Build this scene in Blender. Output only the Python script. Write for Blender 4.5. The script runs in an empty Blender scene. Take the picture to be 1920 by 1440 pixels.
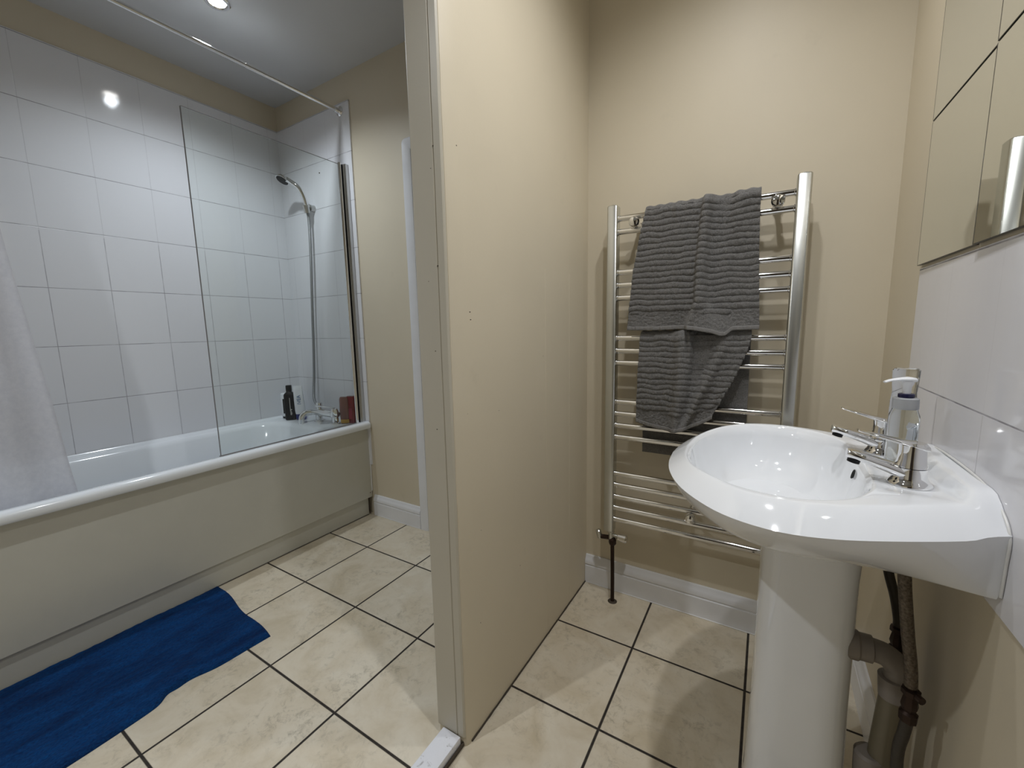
import bpy, bmesh, math, random
from math import sin, cos, pi, radians, sqrt, exp
from mathutils import Vector, Matrix, noise

random.seed(7)
S = bpy.context.scene
COL = S.collection

# ------------------------------------------------------------------ camera
W, H = 1920, 1440
FPX = 779.83
FW = Vector((-0.51764148, 0.84491461, -0.13478355))
RT = Vector((0.85389729, 0.52008889, -0.01915631))
UP = Vector((-0.05391398, 0.12500741, 0.99068988))
CAM = Vector((0.0, 0.0, 1.07))
cd = bpy.data.cameras.new('camera'); co = bpy.data.objects.new('camera', cd); COL.objects.link(co)
cd.sensor_fit = 'HORIZONTAL'; cd.sensor_width = 36; cd.lens = FPX / W * 36
cd.clip_start = 0.01; cd.clip_end = 50
m3 = Matrix((RT, UP, -FW)).transposed()
co.matrix_world = Matrix.Translation(CAM) @ m3.to_4x4()
S.camera = co

# ------------------------------------------------------------------ world, colour management
wd = bpy.data.worlds.new('world'); S.world = wd; wd.use_nodes = True
bg = wd.node_tree.nodes['Background']
bg.inputs[0].default_value = (0.8, 0.85, 0.9, 1); bg.inputs[1].default_value = 0.05
S.view_settings.view_transform = 'Standard'
S.view_settings.look = 'None'
S.view_settings.gamma = 1
S.view_settings.use_curve_mapping = False
S.view_settings.exposure = 0.12

# ceiling downlights: (x, y, watts, colour)
ZC = 2.385
LIGHTS = [(-0.12, 1.00, 18, (0.97, 0.98, 1.0)),
          (-1.955, 0.985, 33, (0.86, 0.93, 1.0)),
          (-0.05, 0.56, 27, (0.97, 0.98, 1.0)),
          (-1.15, -0.35, 44, (0.92, 0.96, 1.0))]

# ------------------------------------------------------------------ measured planes
XL = -2.5585; YS = 1.5585; XR = 0.283
XP1 = -0.695; XP2 = -0.603; YP = 0.727
YB = -1.30
ZT = 2.249

# ------------------------------------------------------------------ material helpers
def s2l(c):
    return tuple((x / 12.92 if x <= 0.04045 else ((x + 0.055) / 1.055) ** 2.4) for x in c)
def rgb(r, g, b):
    return s2l((r / 255, g / 255, b / 255)) + (1.0,)

class NT:
    def __init__(s, name):
        s.m = bpy.data.materials.new(name); s.m.use_nodes = True
        s.t = s.m.node_tree; s.b = s.t.nodes['Principled BSDF']
        s.out = s.t.nodes['Material Output']
    def n(s, typ, **kw):
        x = s.t.nodes.new(typ)
        for k, v in kw.items(): setattr(x, k, v)
        return x
    def l(s, a, b): s.t.links.new(a, b)
    def val(s, x, sock):
        if isinstance(x, (int, float)): sock.default_value = x
        else: s.l(x, sock)
    def math(s, op, a, b=None, c=None, clamp=False):
        x = s.n('ShaderNodeMath', operation=op); x.use_clamp = clamp
        s.val(a, x.inputs[0])
        if b is not None: s.val(b, x.inputs[1])
        if c is not None: s.val(c, x.inputs[2])
        return x.outputs[0]
    def coords(s):
        g = s.n('ShaderNodeNewGeometry')
        sp = s.n('ShaderNodeSeparateXYZ'); s.l(g.outputs['Position'], sp.inputs[0])
        return g.outputs['Position'], sp.outputs
    def obj(s):
        return s.n('ShaderNodeTexCoord').outputs['Object']
    def noise(s, vec, scale, detail=3, rough=0.55, dist=0.0):
        x = s.n('ShaderNodeTexNoise'); s.l(vec, x.inputs['Vector'])
        x.inputs['Scale'].default_value = scale; x.inputs['Detail'].default_value = detail
        x.inputs['Roughness'].default_value = rough; x.inputs['Distortion'].default_value = dist
        return x.outputs['Fac']
    def ramp(s, fac, stops):
        x = s.n('ShaderNodeValToRGB'); s.l(fac, x.inputs[0])
        el = x.color_ramp.elements
        while len(el) < len(stops): el.new(0.5)
        for e, (p, c) in zip(el, stops):
            e.position = p; e.color = c
        return x.outputs[0]
    def mix(s, fac, a, b, mode='MIX'):
        x = s.n('ShaderNodeMix', data_type='RGBA', blend_type=mode)
        s.val(fac, x.inputs[0])
        for v, k in ((a, 6), (b, 7)):
            if isinstance(v, tuple): x.inputs[k].default_value = v
            else: s.l(v, x.inputs[k])
        return x.outputs[2]
    def bump(s, h, strength=0.3, dist=0.01):
        x = s.n('ShaderNodeBump'); x.inputs['Strength'].default_value = strength
        x.inputs['Distance'].default_value = dist
        s.l(h, x.inputs['Height']); s.l(x.outputs[0], s.b.inputs['Normal'])
    def line(s, c, off, per, w):
        # 1 on the grout line, 0 on the tile
        a = s.math('DIVIDE', s.math('SUBTRACT', c, off), per)
        f = s.math('FRACT', a)
        d = s.math('MULTIPLY', s.math('MINIMUM', f, s.math('SUBTRACT', 1.0, f)), per)
        x = s.n('ShaderNodeMapRange'); x.interpolation_type = 'SMOOTHSTEP'
        s.l(d, x.inputs[0]); x.inputs[1].default_value = w * 0.35; x.inputs[2].default_value = w * 0.65
        x.inputs[3].default_value = 1; x.inputs[4].default_value = 0
        return x.outputs[0]

def plain(name, col, rough=0.5, metal=0.0, bump=None, var=0.0, coat=0.0, **kw):
    t = NT(name); b = t.b
    b.inputs['Base Color'].default_value = col
    b.inputs['Roughness'].default_value = rough; b.inputs['Metallic'].default_value = metal
    b.inputs['Coat Weight'].default_value = coat
    o = t.obj()
    if var:
        f = t.noise(o, 9, 4)
        dk = tuple(x * (1 - var) for x in col[:3]) + (1,)
        t.l(t.ramp(f, [(0.35, dk), (0.65, col)]), b.inputs['Base Color'])
    if bump:
        sc, st, di = bump
        t.bump(t.noise(o, sc, 4), st, di)
    for k, v in kw.items(): b.inputs[k].default_value = v
    return t.m

def glassy(name, col, rough=0.0, ior=1.45, thin=False):
    t = NT(name); b = t.b
    b.inputs['Base Color'].default_value = col; b.inputs['Roughness'].default_value = rough
    b.inputs['Transmission Weight'].default_value = 1.0; b.inputs['IOR'].default_value = ior
    o = t.obj(); f = t.noise(o, 40, 2)
    t.l(t.math('MULTIPLY_ADD', f, 0.03, rough), b.inputs['Roughness'])
    return t.m

def paint(name, col, dirt=True, rough=0.55, ridges=None):
    t = NT(name); pos, xyz = t.coords()
    big = t.noise(pos, 1.6, 3); fine = t.noise(pos, 11, 5, 0.6)
    dk = tuple(x * 0.93 for x in col[:3]) + (1,)
    c = t.ramp(big, [(0.3, dk), (0.7, col)])
    if dirt:
        f = t.ramp(fine, [(0.66, (0, 0, 0, 1)), (0.82, (1, 1, 1, 1))])
        f2 = t.math('MULTIPLY', f, 0.22)
        c = t.mix(f2, c, tuple(x * 0.6 for x in col[:3]) + (1,))
    t.l(c, t.b.inputs['Base Color'])
    t.b.inputs['Roughness'].default_value = rough
    h = t.math('ADD', t.math('MULTIPLY', t.noise(pos, 3.2, 2), 1.0), t.math('MULTIPLY', t.noise(pos, 160, 3), 0.05))
    t.bump(h, 0.35, 0.006)
    return t.m

BEIGE = (0.67, 0.60, 0.465, 1)
M = {}
M['wall'] = paint('beige_wall_paint', BEIGE, rough=0.5)
M['ceiling'] = paint('white_ceiling_paint', (0.60, 0.61, 0.62, 1), dirt=False, rough=0.8)
M['ground'] = None

# floor tiles
def floor_mat():
    t = NT('beige_stone_floor_tiles'); pos, xyz = t.coords()
    P = 0.3289
    lx = t.line(xyz[0], -1.6446, P, 0.0068); ly = t.line(xyz[1], 1.2740, P, 0.0068)
    g = t.math('MAXIMUM', lx, ly)
    ix = t.math('FLOOR', t.math('DIVIDE', t.math('SUBTRACT', xyz[0], -1.6446), P))
    iy = t.math('FLOOR', t.math('DIVIDE', t.math('SUBTRACT', xyz[1], 1.274), P))
    cb = t.n('ShaderNodeCombineXYZ'); t.l(ix, cb.inputs[0]); t.l(iy, cb.inputs[1])
    wn = t.n('ShaderNodeTexWhiteNoise'); t.l(cb.outputs[0], wn.inputs[0])
    add = t.n('ShaderNodeVectorMath', operation='MULTIPLY_ADD')
    t.l(wn.outputs['Color'], add.inputs[0]); add.inputs[1].default_value = (5, 5, 5); t.l(pos, add.inputs[2])
    v = add.outputs[0]
    n1 = t.noise(v, 7, 6, 0.62, 0.6); n2 = t.noise(v, 34, 8, 0.78, 0.5); n3 = t.noise(v, 5.0, 4)
    base = t.ramp(n1, [(0.28, (0.56, 0.48, 0.345, 1)), (0.48, (0.66, 0.585, 0.455, 1)), (0.70, (0.73, 0.67, 0.55, 1))])
    spot = t.ramp(n2, [(0.50, (0, 0, 0, 1)), (0.66, (1, 1, 1, 1))])
    reg = t.ramp(n3, [(0.42, (0.12, 0.12, 0.12, 1)), (0.62, (1, 1, 1, 1))])
    f = t.math('MULTIPLY', t.math('MULTIPLY', spot, reg), 0.72)
    c = t.mix(f, base, (0.33, 0.285, 0.21, 1))
    lum = t.math('MULTIPLY_ADD', wn.outputs['Value'], 0.10, 0.95)
    cc = t.n('ShaderNodeVectorMath', operation='SCALE'); t.l(c, cc.inputs[0]); t.l(lum, cc.inputs['Scale'])
    gn = t.noise(pos, 60, 3)
    gc = t.ramp(gn, [(0.3, (0.012, 0.009, 0.008, 1)), (0.75, (0.045, 0.036, 0.028, 1))])
    t.l(t.mix(g, cc.outputs[0], gc), t.b.inputs['Base Color'])
    t.l(t.math('MULTIPLY_ADD', g, 0.45, t.math('MULTIPLY_ADD', n2, 0.25, 0.27)), t.b.inputs['Roughness'])
    h = t.math('SUBTRACT', t.math('MULTIPLY', n2, 0.12), g)
    t.bump(h, 0.6, 0.0025)
    return t.m
M['floor'] = floor_mat()

def tile_mat(name, axis, a0, ap, z0, zp, w=0.0026, vfac=(0.7, 0.7), zsplit=0.0, grout=(0.27, 0.26, 0.29, 1), col=(0.76, 0.77, 0.80, 1)):
    t = NT(name); pos, xyz = t.coords()
    la = t.line(xyz[axis], a0, ap, w); lz = t.line(xyz[2], z0, zp, w)
    hi = t.math('GREATER_THAN', xyz[2], zsplit)
    vf = t.math('MULTIPLY_ADD', hi, vfac[1] - vfac[0], vfac[0])
    g = t.math('MAXIMUM', t.math('MULTIPLY', la, vf), lz)
    gr = t.math('MULTIPLY', g, t.ramp(t.noise(pos, 14, 3), [(0.3, (0.45, 0.45, 0.45, 1)), (0.6, (1, 1, 1, 1))]))
    t.l(t.mix(gr, col, grout), t.b.inputs['Base Color'])
    t.l(t.math('MULTIPLY_ADD', g, 0.5, 0.09), t.b.inputs['Roughness'])
    h = t.math('SUBTRACT', t.math('MULTIPLY', t.noise(pos, 16, 2), 0.35), g)
    t.bump(h, 0.35, 0.0022)
    return t.m
M['tile_left'] = tile_mat('white_wall_tiles_long_wall', 1, 1.4918, 0.1969, 1.7573, 0.2437, vfac=(0.75, 0.25), zsplit=1.50)
M['tile_end'] = tile_mat('white_wall_tiles_end_wall', 0, -1.910, 0.1969, 1.7573, 0.2437, vfac=(0.3, 0.1), zsplit=1.50)
M['tile_right'] = tile_mat('white_splashback_tiles', 1, 1.0895, 0.199, 0.927, 0.252, vfac=(0.5, 0.05), zsplit=0.927, col=(0.77, 0.77, 0.81, 1))

M['gloss_white'] = plain('gloss_white_woodwork', (0.80, 0.81, 0.84, 1), 0.3, bump=(30, 0.12, 0.002), var=0.05)
M['jamb'] = paint('cream_gloss_jamb', (0.55, 0.515, 0.43, 1), rough=0.35)
M['ceramic'] = plain('white_glazed_ceramic', (0.84, 0.86, 0.89, 1), 0.07, coat=0.4, bump=(6, 0.04, 0.002))
M['ped'] = M['ceramic']
M['bath'] = plain('white_bath_enamel', (0.82, 0.86, 0.90, 1), 0.12, coat=0.3, bump=(5, 0.05, 0.002))
M['panel'] = plain('cream_bath_panel', (0.56, 0.55, 0.485, 1), 0.25, bump=(1.5, 0.25, 0.01), var=0.03)
M['chrome'] = plain('polished_chrome', (0.80, 0.80, 0.80, 1), 0.06, 1.0, bump=(25, 0.02, 0.001))
M['chrome_dull'] = plain('brushed_chrome_rail', (0.62, 0.63, 0.61, 1), 0.27, 1.0, bump=(25, 0.03, 0.001))
M['alu'] = plain('satin_aluminium', (0.55, 0.55, 0.54, 1), 0.28, 1.0)
M['black_seal'] = plain('black_rubber', (0.008, 0.008, 0.008, 1), 0.5)
M['grey_seal'] = plain('clear_grey_seal', (0.22, 0.21, 0.21, 1), 0.35)
M['hole'] = plain('dark_hollow', (0.004, 0.004, 0.004, 1), 0.6)
M['copper'] = plain('tarnished_copper', (0.045, 0.026, 0.019, 1), 0.45, 0.7, var=0.5, bump=(90, 0.3, 0.002))
M['pvc'] = plain('grey_pvc_waste', (0.25, 0.22, 0.195, 1), 0.45, var=0.15)
M['pvc2'] = plain('olive_grey_waste_pipe', (0.17, 0.145, 0.095, 1), 0.4, var=0.15)
M['hose_dark'] = plain('dark_hose_sleeve', (0.03, 0.024, 0.018, 1), 0.5, bump=(120, 0.4, 0.002))
M['glass'] = glassy('clear_shower_glass', (0.95, 0.985, 0.965, 1), 0.0, 1.28)
M['clear'] = glassy('clear_plastic', (0.90, 0.93, 0.95, 1), 0.02, 1.3)
M['soap'] = glassy('clear_liquid_soap', (0.94, 0.97, 0.99, 1), 0.02, 1.33)
M['pump_white'] = plain('white_plastic_pump', (0.85, 0.87, 0.9, 1), 0.3)
M['frost'] = plain('frosted_collar', (0.62, 0.64, 0.67, 1), 0.35, **{'Transmission Weight': 0.4})
M['navy'] = plain('navy_plastic', (0.006, 0.007, 0.05, 1), 0.3)
M['blue_cap'] = plain('blue_plastic_cap', (0.01, 0.02, 0.17, 1), 0.3)
M['blue_print'] = plain('blue_print', (0.07, 0.16, 0.34, 1), 0.4)
M['white_plastic'] = plain('white_plastic', (0.80, 0.83, 0.87, 1), 0.28)
M['black_plastic'] = plain('black_plastic', (0.004, 0.004, 0.005, 1), 0.38, **{'Specular IOR Level': 0.25})
M['white_print'] = plain('white_print', (0.62, 0.62, 0.58, 1), 0.4)
M['red_plastic'] = plain('crimson_plastic', (0.24, 0.012, 0.025, 1), 0.18)
M['pink_plastic'] = plain('clear_reddish_plastic', (0.34, 0.16, 0.14, 1), 0.12, **{'Transmission Weight': 0.35})
M['yellow'] = plain('yellow_liquid', (0.60, 0.36, 0.07, 1), 0.3)
M['caulk'] = plain('grimy_caulk', (0.06, 0.045, 0.03, 1), 0.7, var=0.4)
M['silicone'] = plain('white_silicone', (0.74, 0.74, 0.72, 1), 0.4)
M['mirror'] = plain('mirror_glass', (0.80, 0.82, 0.79, 1), 0.015, 1.0)
M['mirror_edge'] = plain('dark_mirror_edge', (0.02, 0.022, 0.02, 1), 0.3)
M['speck'] = plain('dark_speck', (0.05, 0.035, 0.02, 1), 0.7)

def curtain_mat():
    t = NT('frosted_shower_curtain'); pos, xyz = t.coords()
    n = t.noise(pos, 70, 4, 0.7)
    t.l(t.ramp(n, [(0.35, (0.72, 0.73, 0.78, 1)), (0.7, (0.92, 0.92, 0.95, 1))]), t.b.inputs['Base Color'])
    t.b.inputs['Roughness'].default_value = 0.45
    t.bump(n, 0.5, 0.004)
    tr = t.n('ShaderNodeBsdfTranslucent'); tr.inputs[0].default_value = (0.90, 0.90, 0.94, 1)
    tp = t.n('ShaderNodeBsdfTransparent')
    m1 = t.n('ShaderNodeMixShader'); m1.inputs[0].default_value = 0.55
    t.l(t.b.outputs[0], m1.inputs[1]); t.l(tr.outputs[0], m1.inputs[2])
    m2 = t.n('ShaderNodeMixShader'); m2.inputs[0].default_value = 0.38
    t.l(m1.outputs[0], m2.inputs[1]); t.l(tp.outputs[0], m2.inputs[2])
    t.l(m2.outputs[0], t.out.inputs[0])
    return t.m
M['curtain'] = curtain_mat()

def towel_mat():
    t = NT('grey_ribbed_terry'); o = t.obj()
    n = t.noise(o, 300, 5, 0.75); n2 = t.noise(o, 60, 3)
    c = t.ramp(n, [(0.32, (0.085, 0.080, 0.076, 1)), (0.66, (0.37, 0.36, 0.35, 1))])
    c2 = t.mix(0.35, c, t.ramp(n2, [(0.3, (0.11, 0.107, 0.10, 1)), (0.7, (0.24, 0.23, 0.22, 1))]))
    t.l(c2, t.b.inputs['Base Color']); t.b.inputs['Roughness'].default_value = 0.95
    t.b.inputs['Sheen Weight'].default_value = 0.25
    t.bump(n, 1.0, 0.010)
    return t.m
M['towel'] = towel_mat()
M['towel_hem'] = plain('grey_towel_hem', (0.19, 0.185, 0.18, 1), 0.9, bump=(300, 0.6, 0.003))

def rug_mat():
    t = NT('blue_bath_mat_pile'); o = t.obj()
    mp = t.n('ShaderNodeMapping'); t.l(o, mp.inputs[0]); mp.inputs['Scale'].default_value = (2.2, 0.7, 1)
    n = t.noise(mp.outputs[0], 190, 4, 0.7); n2 = t.noise(mp.outputs[0], 7, 4, 0.6, 0.8)
    c = t.ramp(n, [(0.30, (0.0012, 0.022, 0.11, 1)), (0.70, (0.003, 0.085, 0.31, 1))])
    c2 = t.ramp(n2, [(0.3, (0.45, 0.45, 0.5, 1)), (0.7, (1.2, 1.25, 1.2, 1))])
    t.l(t.mix(1.0, c, c2, 'MULTIPLY'), t.b.inputs['Base Color'])
    t.b.inputs['Roughness'].default_value = 0.9; t.b.inputs['Sheen Weight'].default_value = 0.0
    t.b.inputs['Specular IOR Level'].default_value = 0.2
    t.bump(t.math('ADD', n, t.math('MULTIPLY', t.noise(mp.outputs[0], 70, 3), 1.2)), 0.9, 0.010)
    return t.m
M['rug'] = rug_mat()

def hose_mat():
    t = NT('ribbed_metal_hose'); pos, xyz = t.coords()
    w = t.math('SINE', t.math('MULTIPLY', xyz[2], 1500))
    t.b.inputs['Metallic'].default_value = 0.6; t.b.inputs['Roughness'].default_value = 0.35
    t.b.inputs['Base Color'].default_value = (0.30, 0.31, 0.32, 1)
    t.bump(w, 0.4, 0.001)
    return t.m
M['hose'] = hose_mat()
def braid_mat():
    t = NT('braided_supply_hose'); pos, xyz = t.coords()
    n = t.noise(pos, 240, 2)
    t.l(t.ramp(n, [(0.3, (0.055, 0.042, 0.03, 1)), (0.7, (0.16, 0.13, 0.10, 1))]), t.b.inputs['Base Color'])
    t.b.inputs['Metallic'].default_value = 0.4; t.b.inputs['Roughness'].default_value = 0.4
    t.bump(n, 0.5, 0.002)
    return t.m
M['braid'] = braid_mat()
def strip_mat():
    t = NT('scuffed_white_strip'); pos, xyz = t.coords()
    n = t.noise(pos, 38, 5, 0.7, 1.0)
    t.l(t.ramp(n, [(0.0, (0.80, 0.81, 0.86, 1)), (0.60, (0.80, 0.81, 0.86, 1)), (0.72, (0.30, 0.28, 0.28, 1))]), t.b.inputs['Base Color'])
    t.b.inputs['Roughness'].default_value = 0.35
    t.bump(n, 0.2, 0.003)
    return t.m
M['strip'] = strip_mat()
def emis(name, col, st):
    t = NT(name); t.b.inputs['Emission Color'].default_value = col; t.b.inputs['Emission Strength'].default_value = st
    t.b.inputs['Base Color'].default_value = (0.8, 0.8, 0.8, 1)
    return t.m
M['lamp_glow'] = emis('lamp_glow', (1, 0.98, 0.95, 1), 30)

# ------------------------------------------------------------------ mesh helpers (all in world coordinates)
def box(bm, x0, y0, z0, x1, y1, z1, bev=0.0, seg=2):
    r = bmesh.ops.create_cube(bm, size=1)
    vs = r['verts']
    for v in vs:
        v.co = Vector(((x0 + x1) / 2 + v.co.x * (x1 - x0), (y0 + y1) / 2 + v.co.y * (y1 - y0), (z0 + z1) / 2 + v.co.z * (z1 - z0)))
    if bev:
        es = list({e for v in vs for e in v.link_edges})
        bmesh.ops.bevel(bm, geom=es, offset=bev, segments=seg, profile=0.5, affect='EDGES')

def loft(bm, loops, cap0=False, cap1=False, closed=True):
    rows = [[bm.verts.new(p) for p in lp] for lp in loops]
    n = len(rows[0])
    for a, b in zip(rows, rows[1:]):
        for i in range(n if closed else n - 1):
            j = (i + 1) % n
            bm.faces.new((a[i], a[j], b[j], b[i]))
    if cap0: bm.faces.new(list(reversed(rows[0])))
    if cap1: bm.faces.new(rows[-1])
    return rows

def spline(pts, n=8):
    out = []
    P = [Vector(p) for p in pts]
    for i in range(len(P) - 1):
        p0 = P[i - 1] if i else P[0] * 2 - P[1]
        p1, p2 = P[i], P[i + 1]
        p3 = P[i + 2] if i + 2 < len(P) else P[-1] * 2 - P[-2]
        for k in range(n):
            t = k / n
            out.append(0.5 * ((2 * p1) + (-p0 + p2) * t + (2 * p0 - 5 * p1 + 4 * p2 - p3) * t * t + (-p0 + 3 * p1 - 3 * p2 + p3) * t ** 3))
    out.append(P[-1])
    return out

def tube(bm, pts, r, n=16, caps=True, flat=None):
    # r: number, list or function of t; flat: (normal-scale, binormal-scale, reference up)
    P = [Vector(p) for p in pts]
    T = []
    for i in range(len(P)):
        a = P[max(i - 1, 0)]; b = P[min(i + 1, len(P) - 1)]
        T.append((b - a).normalized())
    up = Vector(flat[2]) if flat else (Vector((0, 0, 1)) if abs(T[0].z) < 0.9 else Vector((1, 0, 0)))
    nrm = (up - T[0] * up.dot(T[0])).normalized()
    loops = []
    for i, p in enumerate(P):
        nrm = (nrm - T[i] * nrm.dot(T[i])).normalized()
        bi = T[i].cross(nrm)
        t = i / max(1, len(P) - 1)
        rr = r(t) if callable(r) else (r[i] if isinstance(r, (list, tuple)) else r)
        sa, sb = (flat[0], flat[1]) if flat else (1, 1)
        loops.append([p + nrm * (cos(2 * pi * k / n) * rr * sa) + bi * (sin(2 * pi * k / n) * rr * sb) for k in range(n)])
    loft(bm, loops, caps, caps)

def lathe(bm, c, axis, prof, n=32, cap0=True, cap1=True, sx=1, sy=1, ref=None):
    # prof: (distance along axis, radius)
    A = Vector(axis).normalized(); c = Vector(c)
    R = Vector(ref) if ref else (Vector((1, 0, 0)) if abs(A.x) < 0.8 else Vector((0, 0, 1)))
    u = (R - A * R.dot(A)).normalized(); v = A.cross(u)
    loops = [[c + A * d + u * (cos(2 * pi * k / n) * r * sx) + v * (sin(2 * pi * k / n) * r * sy) for k in range(n)] for d, r in prof]
    loft(bm, loops, cap0, cap1)

def prism(bm, poly, vec):
    # poly: list of 3-D points; extruded along vec
    vec = Vector(vec)
    a = [bm.verts.new(Vector(p)) for p in poly]; b = [bm.verts.new(Vector(p) + vec) for p in poly]
    n = len(a)
    for i in range(n):
        j = (i + 1) % n
        bm.faces.new((a[i], a[j], b[j], b[i]))
    bm.faces.new(list(reversed(a))); bm.faces.new(b)

def BM(): return bmesh.new()

def mk(name, bm, mat, parent=None, base=None, smooth=35, world=True):
    """link ONE mesh object; the mesh comes in world coordinates"""
    bmesh.ops.recalc_face_normals(bm, faces=bm.faces)
    me = bpy.data.meshes.new(name)
    off = Vector(base) if base is not None else Vector((0, 0, 0))
    if parent is not None:
        off = parent.matrix_basis.translation.copy()
        q = parent
        while q.parent: q = q.parent; off += q.matrix_basis.translation
    bmesh.ops.translate(bm, verts=bm.verts, vec=-off)
    bm.to_mesh(me); bm.free()
    me.materials.append(mat)
    if smooth:
        me.shade_smooth(); me.set_sharp_from_angle(angle=radians(smooth))
    o = bpy.data.objects.new(name, me); COL.objects.link(o)
    if parent is not None: o.parent = parent
    elif base is not None: o.location = off
    return o

def tag(o, label, cat, group=None, kind=None):
    if label: o['label'] = label
    if cat: o['category'] = cat
    if group: o['group'] = group
    if kind: o['kind'] = kind
    return o
def thing(name, loc, label, cat, group=None):
    o = bpy.data.objects.new(name, None); COL.objects.link(o); o.location = loc
    o.empty_display_size = 0.05
    return tag(o, label, cat, group)
def struct(o, label, cat):
    return tag(o, label, cat, kind='structure')
def sub(o, label):
    o['label'] = label; return o

# ================================================================== SETTING
bm = BM(); box(bm, XL - .1, YB - .1, -.08, XR + .1, YS + .1, 0)
struct(mk('floor', bm, M['floor'], smooth=0), 'beige stone-look floor tiles with dark grout across both rooms', 'floor')
bm = BM(); box(bm, XL - .1, YB - .1, ZC, XR + .1, YS + .1, ZC + .08)
struct(mk('ceiling', bm, M['ceiling'], smooth=0), 'white painted ceiling above the bath and basin', 'ceiling')
bm = BM(); box(bm, XL - .1, YB - .1, 0, XL - .008, YS + .1, ZC)
wl = struct(mk('wall_left', bm, M['wall'], smooth=0), 'long wall behind the bath, white tiled with a beige painted strip on top', 'wall')
bm = BM(); box(bm, XL - .008, YB, 0.3, XL, YS - .008, ZT)
sub(mk('tile_panel', bm, M['tile_left'], wl, smooth=0), 'white glazed wall tiles')
bm = BM(); box(bm, XL - .1, YS, 0, XR + .1, YS + .1, ZC)
wb = struct(mk('wall_back', bm, M['wall'], smooth=0), 'beige painted end wall behind the shower fittings and the towel radiator', 'wall')
bm = BM(); box(bm, XL - .008, YS - .008, 0.3, -1.908, YS, ZT, 0.001, 1)
sub(mk('tile_panel', bm, M['tile_end'], wb, smooth=0), 'white glazed wall tiles beside the shower')
bm = BM(); box(bm, XR + .008, YB - .1, 0, XR + .1, YS + .1, ZC)
wr = struct(mk('wall_right', bm, M['wall'], smooth=0), 'beige right wall with white splashback tiles behind the basin', 'wall')
# the wall face itself is at XR+.008, the tiles at XR: fill the painted part left of the tiles up to XR
bm = BM(); box(bm, XR + .002, YB, 0, XR + .009, YS, ZC)
mk('plaster_skim', bm, M['wall'], wr, smooth=0)
bm = BM(); box(bm, XR, YB + .5, 0.676, XR + .003, 1.290, 1.1825, 0.0012, 2)
sub(mk('tile_panel', bm, M['tile_right'], wr, smooth=0), 'two rows of white splashback tiles')
bm = BM(); box(bm, XL - .1, YB - .1, 0, XR + .1, YB, ZC)
struct(mk('wall_front', bm, M['wall'], smooth=0), 'beige wall closing the room behind the viewpoint', 'wall')

d2 = thing('added_dark_door', (-.25, YB, 0), 'unseen dark brown door added behind the viewpoint for the chrome to reflect', 'door'); d2['kind'] = 'structure'  # unseen door, added to give the chrome something dark to reflect
bm = BM(); box(bm, -.56, YB, .005, .20, YB + .035, 2.0, .003, 1)
for (x0, x1, z0, z1) in ((-.48, -.22, 1.05, 1.85), (-.14, .12, 1.05, 1.85), (-.48, -.22, .2, .92), (-.14, .12, .2, .92)):
    box(bm, x0, YB + .03, z0, x1, YB + .041, z1, .003, 1)
mk('added_door_leaf', bm, plain('added_door_dark_brown', (.035, .02, .013, 1), .4, bump=(20, .2, .003), var=.3), d2)
bm = BM(); lathe(bm, (-.50, YB + .035, 1.0), (0, 1, 0), [(0, .025), (.006, .025), (.008, .010), (.045, .010)], 20)
tube(bm, [(-.50, YB + .080, 1.0), (-.39, YB + .080, 1.0)], .009, 12)
mk('added_door_handle', bm, M['chrome'], d2)

# partition between bath room and basin room
bm = BM()
nz = 60
def wob(z, k): return 0.0016 * noise.noise(Vector((z * 3.1, k * 7.7, 0.3))) + 0.0007 * noise.noise(Vector((z * 17, k * 3.3, 1.3)))
loops = []
for i in range(nz + 1):
    z = ZC * i / nz
    a = wob(z, 1); b = wob(z, 2); c = wob(z, 3)
    loops.append([Vector(p) for p in [(XP1 + a, YP + .004 + c, z), (XP1 + .004 + a, YP + c, z), (XP1 + .02, YP + c * .5, z), (XP2 - .02, YP + c * .5, z), (XP2 - .009 + b, YP + c, z),
                  (XP2 - .003 + b, YP + .003 + c, z), (XP2 + b, YP + .010 + c, z), (XP2, YP + .06, z), (XP2, YS, z), (XP1, YS, z), (XP1, YP + .06, z)]])
loft(bm, loops, True, True)
pt = struct(mk('wall_partition', bm, M['wall'], smooth=40), 'beige partition wall between the bath and the radiator, chipped painted end', 'wall')
bm = BM()
loops = []
for i in range(nz + 1):
    z = 0.028 + (ZC - 0.028) * i / nz
    a = wob(z, 1); b = wob(z, 2)
    loops.append([Vector(p) for p in [(XP1 - .002 + a, YP + .03, z), (XP1 - .002 + a, YP - .001, z), (XP1 + .002 + a, YP - .004, z),
                  (XP2 - .028 + b, YP - .004, z), (XP2 - .026 + b, YP - .0015, z), (XP2 - .024 + b, YP - .004, z), (XP2 - .007 + b, YP - .003, z), (XP2 - .004 + b, YP + .001, z), (XP2 - .004 + b, YP + .03, z)]])
loft(bm, loops, True, True)
sub(mk('jamb', bm, M['jamb'], pt, smooth=30), 'glossy cream painted end strip')
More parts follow.
